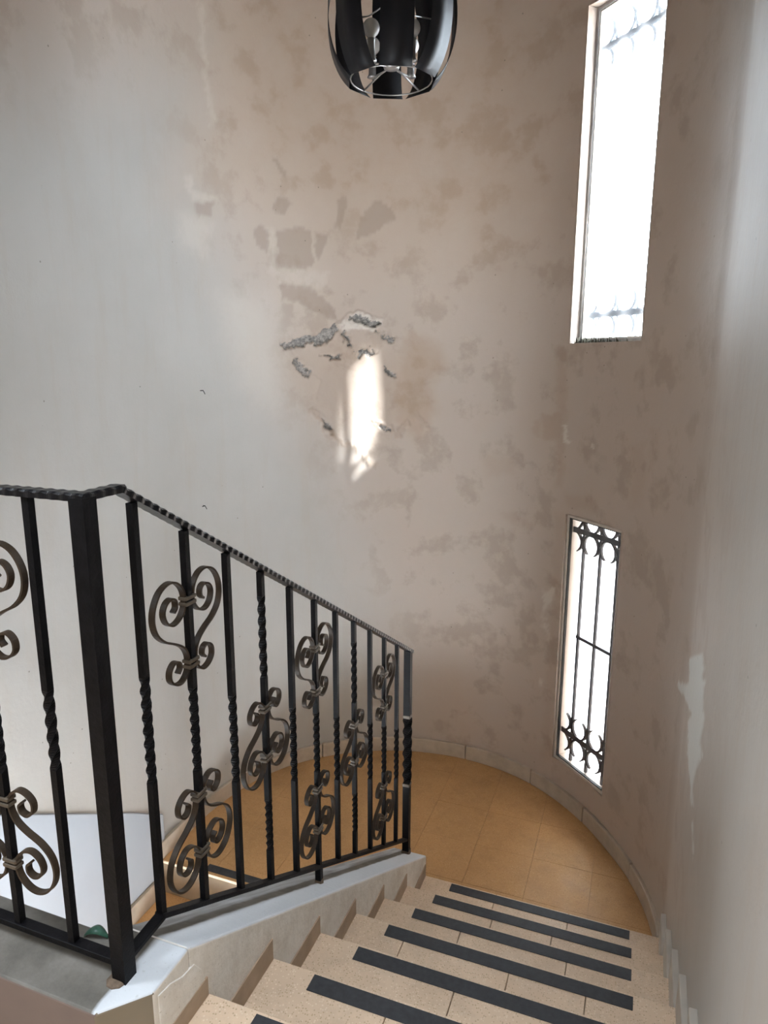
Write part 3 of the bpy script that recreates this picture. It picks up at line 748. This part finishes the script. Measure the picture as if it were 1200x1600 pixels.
# bottom rails
def flat(p0, p1, w, h):
    return sweep([p0, p1], w, h, Vector(p1-p0).cross(Vector((0,0,1))).normalized())
bevel(fix_normals(rp('bottom_rail', *flat(Vector((RX, -.055, bot_z(-.055)-.006)), Vector((RX, -1.775, bot_z(-1.775)-.006)), .0125, .006), M_IRON)), .002)
bevel(fix_normals(rp('bottom_rail', *flat(Vector((RX, -1.768, 1.409)), Vector((RX, GY, 1.402)), .0125, .006), M_IRON)), .002)
bevel(fix_normals(rp('bottom_rail', *flat(Vector((RX, GY, 1.403)), Vector((XL+.002, GY, 1.403)), .0125, .007), M_IRON)), .002)

# ------------------------------------------------------------------ pendant lamp
LC = Vector((-.226, .09, 3.938)); LR = .262
lp = tag(empty('pendant_lamp', tuple(LC)), 'dark slatted globe pendant lamp with white bulbs hanging over the stairwell', 'lamp')
def slat(phi):
    V = []; F = []; n = 18
    for i in range(n+1):
        a = math.radians(-58+116*i/n); z = LR*1.02*math.sin(a)*1.0; r = LR*math.cos(a)**.62
        if i == 0: r *= 1.0
        hw = .063
        hw = min(hw, r*.395)
        for dr in (0, .0016):
            for s in (-1, 1):
                rr = (r-dr)*.965; x = rr; y = s*hw
                V.append((x*math.cos(phi)-y*math.sin(phi), x*math.sin(phi)+y*math.cos(phi), z))
    for i in range(n):
        b = 4*i; F += [(b, b+1, b+5, b+4), (b+2, b+6, b+7, b+3), (b, b+4, b+6, b+2), (b+1, b+3, b+7, b+5)]
    F += [(0, 2, 3, 1), (4*n, 4*n+1, 4*n+3, 4*n+2)]
    return V, F
for k in range(8):
    ph = -math.pi/2+math.radians(25)+k*math.pi/4
    fix_normals(mesh_obj('slat', *slat(ph), M_LAMP_OUT, lp, True))
ZB = -LR*1.02*math.sin(math.radians(58))
def ring(r, z, rad):
    pts = [(r*math.cos(a), r*math.sin(a), z) for a in np.linspace(0, 2*math.pi, 33)]; return tube(pts, rad, 6)
mesh_obj('lower_ring', *ring(.165, ZB+.012, .003), M_STEEL, lp, True); mesh_obj('upper_ring', *ring(.165, -ZB-.012, .003), M_STEEL, lp, True)
mesh_obj('hub', *lathe([(.012, -.012), (.030, -.008), (.034, .002), (.026, .012), (.010, .018)], 18, (0, 0, ZB+.06)), M_STEEL, lp, True)
mesh_obj('stem', *tube([(0, 0, ZB+.06), (0, 0, LR)], .006), M_STEEL, lp, True)
for k in range(4):
    a = math.radians(-70-45+k*90); c, s_ = math.cos(a), math.sin(a)
    mesh_obj('arm', *tube([(0, 0, ZB+.06), (.06*c, .06*s_, ZB+.05), (.165*c, .165*s_, ZB+.012)], .004, 6), M_STEEL, lp, True)
    q = (.112*c, .112*s_)
    mesh_obj('branch', *tube([(0, 0, ZB+.065), (.05*c, .05*s_, ZB+.052), (.10*c, .10*s_, ZB+.05), (q[0], q[1], ZB+.06)], .004, 6), M_STEEL, lp, True)
    mesh_obj('socket', *lathe([(.008, .045), (.022, .05), (.015, .062), (.0145, .124), (.017, .128)], 14, (q[0], q[1], ZB)), M_STEEL, lp, True)
    mesh_obj('bulb', *lathe([(.012, .126), (.016, .136)]+[(.033*math.sin(t), .166-.033*math.cos(t)) for t in np.linspace(.6, 3.0, 10)], 16, (q[0], q[1], ZB)), M_BULB, lp, True)
    w = [(.10*c, .10*s_, .06), (.17*c, .17*s_, .05)]
    mesh_obj('stay', *tube([(0, 0, .07), (.13*c, .13*s_, .055), (.235*c, .235*s_, .075)], .003, 6), M_STEEL, lp, True)
mesh_obj('suspension_rod', *tube([(0, 0, LR-.02), (0, 0, Z_CEIL-LC.z-.05)], .006), M_STEEL, lp, True)
mesh_obj('ceiling_canopy', *lathe([(.008, -.07), (.05, -.045), (.06, 0)], 20, (0, 0, Z_CEIL-LC.z)), M_LAMP_OUT, lp, True)

# ------------------------------------------------------------------ small things
def leaf():
    V = []; F = []; n = 9
    for i in range(n+1):
        u = i/n; a = math.pi*u; x = .036*(u-.5)*2; zc = .020*math.sin(a)**.8; w = .016*math.sin(math.pi*min(1, u*.85+.1))
        for s in (-1, -.3, .3, 1):
            V.append((x, s*w, zc-.006*abs(s)+.0016)); 
    m = 4
    for i in range(n):
        for j in range(3): F.append((m*i+j, m*i+j+1, m*i+m+j+1, m*i+m+j))
    return V, F
o = mesh_obj('curled_leaf', *leaf(), M_GREEN, None, True); o.modifiers.new('thick', 'SOLIDIFY').thickness = .0012
o.location = (-.208, -1.830, ZC+.004); o.rotation_euler = (0, 0, .25); o.scale = (.75, .8, 1)
tag(o, 'curled dark green leaf lying on the curb behind the railing', 'leaf')
def hook(th, z, label):
    p = arc(th); c = Vector((p[0], p[1], z)); n = Vector((CX-p[0], CY-p[1], 0)).normalized(); t = Vector((0, 0, 1)).cross(n)
    pts = [-n*.01, n*.006, n*.012-t*.004, n*.014-t*.018+Vector((0, 0, .002)), ]
    V1 = tube([Vector((0,0,0))-n*.012, n*.012, n*.014+t*.022*-1], .0022, 6); V2 = tube([n*.012, n*.014-t*-.010-Vector((0,0,.020))], .002, 6)
    o = mesh_obj('wall_hook', *merge([V1, V2]), M_IRON); o.location = c; tag(o, label, 'hook', 'bent nails in the wall')
hook(167.07, 2.461, 'upper of two small bent nails in the left wall, above the railing')
hook(168.42, 1.836, 'lower of two small bent nails in the left wall, just above the handrail')
# moss crumbs along the sill of the upper window
A, B, t, n = wz(UPW['a'], UPW['b']); V = []; F = []
for i in range(150):
    s = abs(random.gauss(0, .28)) % 1.0; L = float(np.hypot(*(A-B))); q = A-t*L*s-t*.03*0+n*(.001+random.uniform(.006, .045)); hh = random.uniform(.004, .03)*(1.2-.8*s)
    z0 = UPW['z0']; r = random.uniform(.002, .006); a = random.uniform(0, 6); b = len(V)
    if s*L < .03 or s*L > L-.03: continue
    V += [(q[0]+r*math.cos(a+k*2.1), q[1]+r*math.sin(a+k*2.1), z0) for k in range(3)]+[(q[0]+random.uniform(-.008, .008), q[1]+random.uniform(-.008, .008), z0+hh+.01)]
    F += [(b, b+1, b+3), (b+1, b+2, b+3), (b+2, b, b+3), (b, b+2, b+1)]
tag(mesh_obj('moss', V, F, M_MOSS), 'dry moss and crumbs on the sill of the upper window', 'moss', kind='stuff')
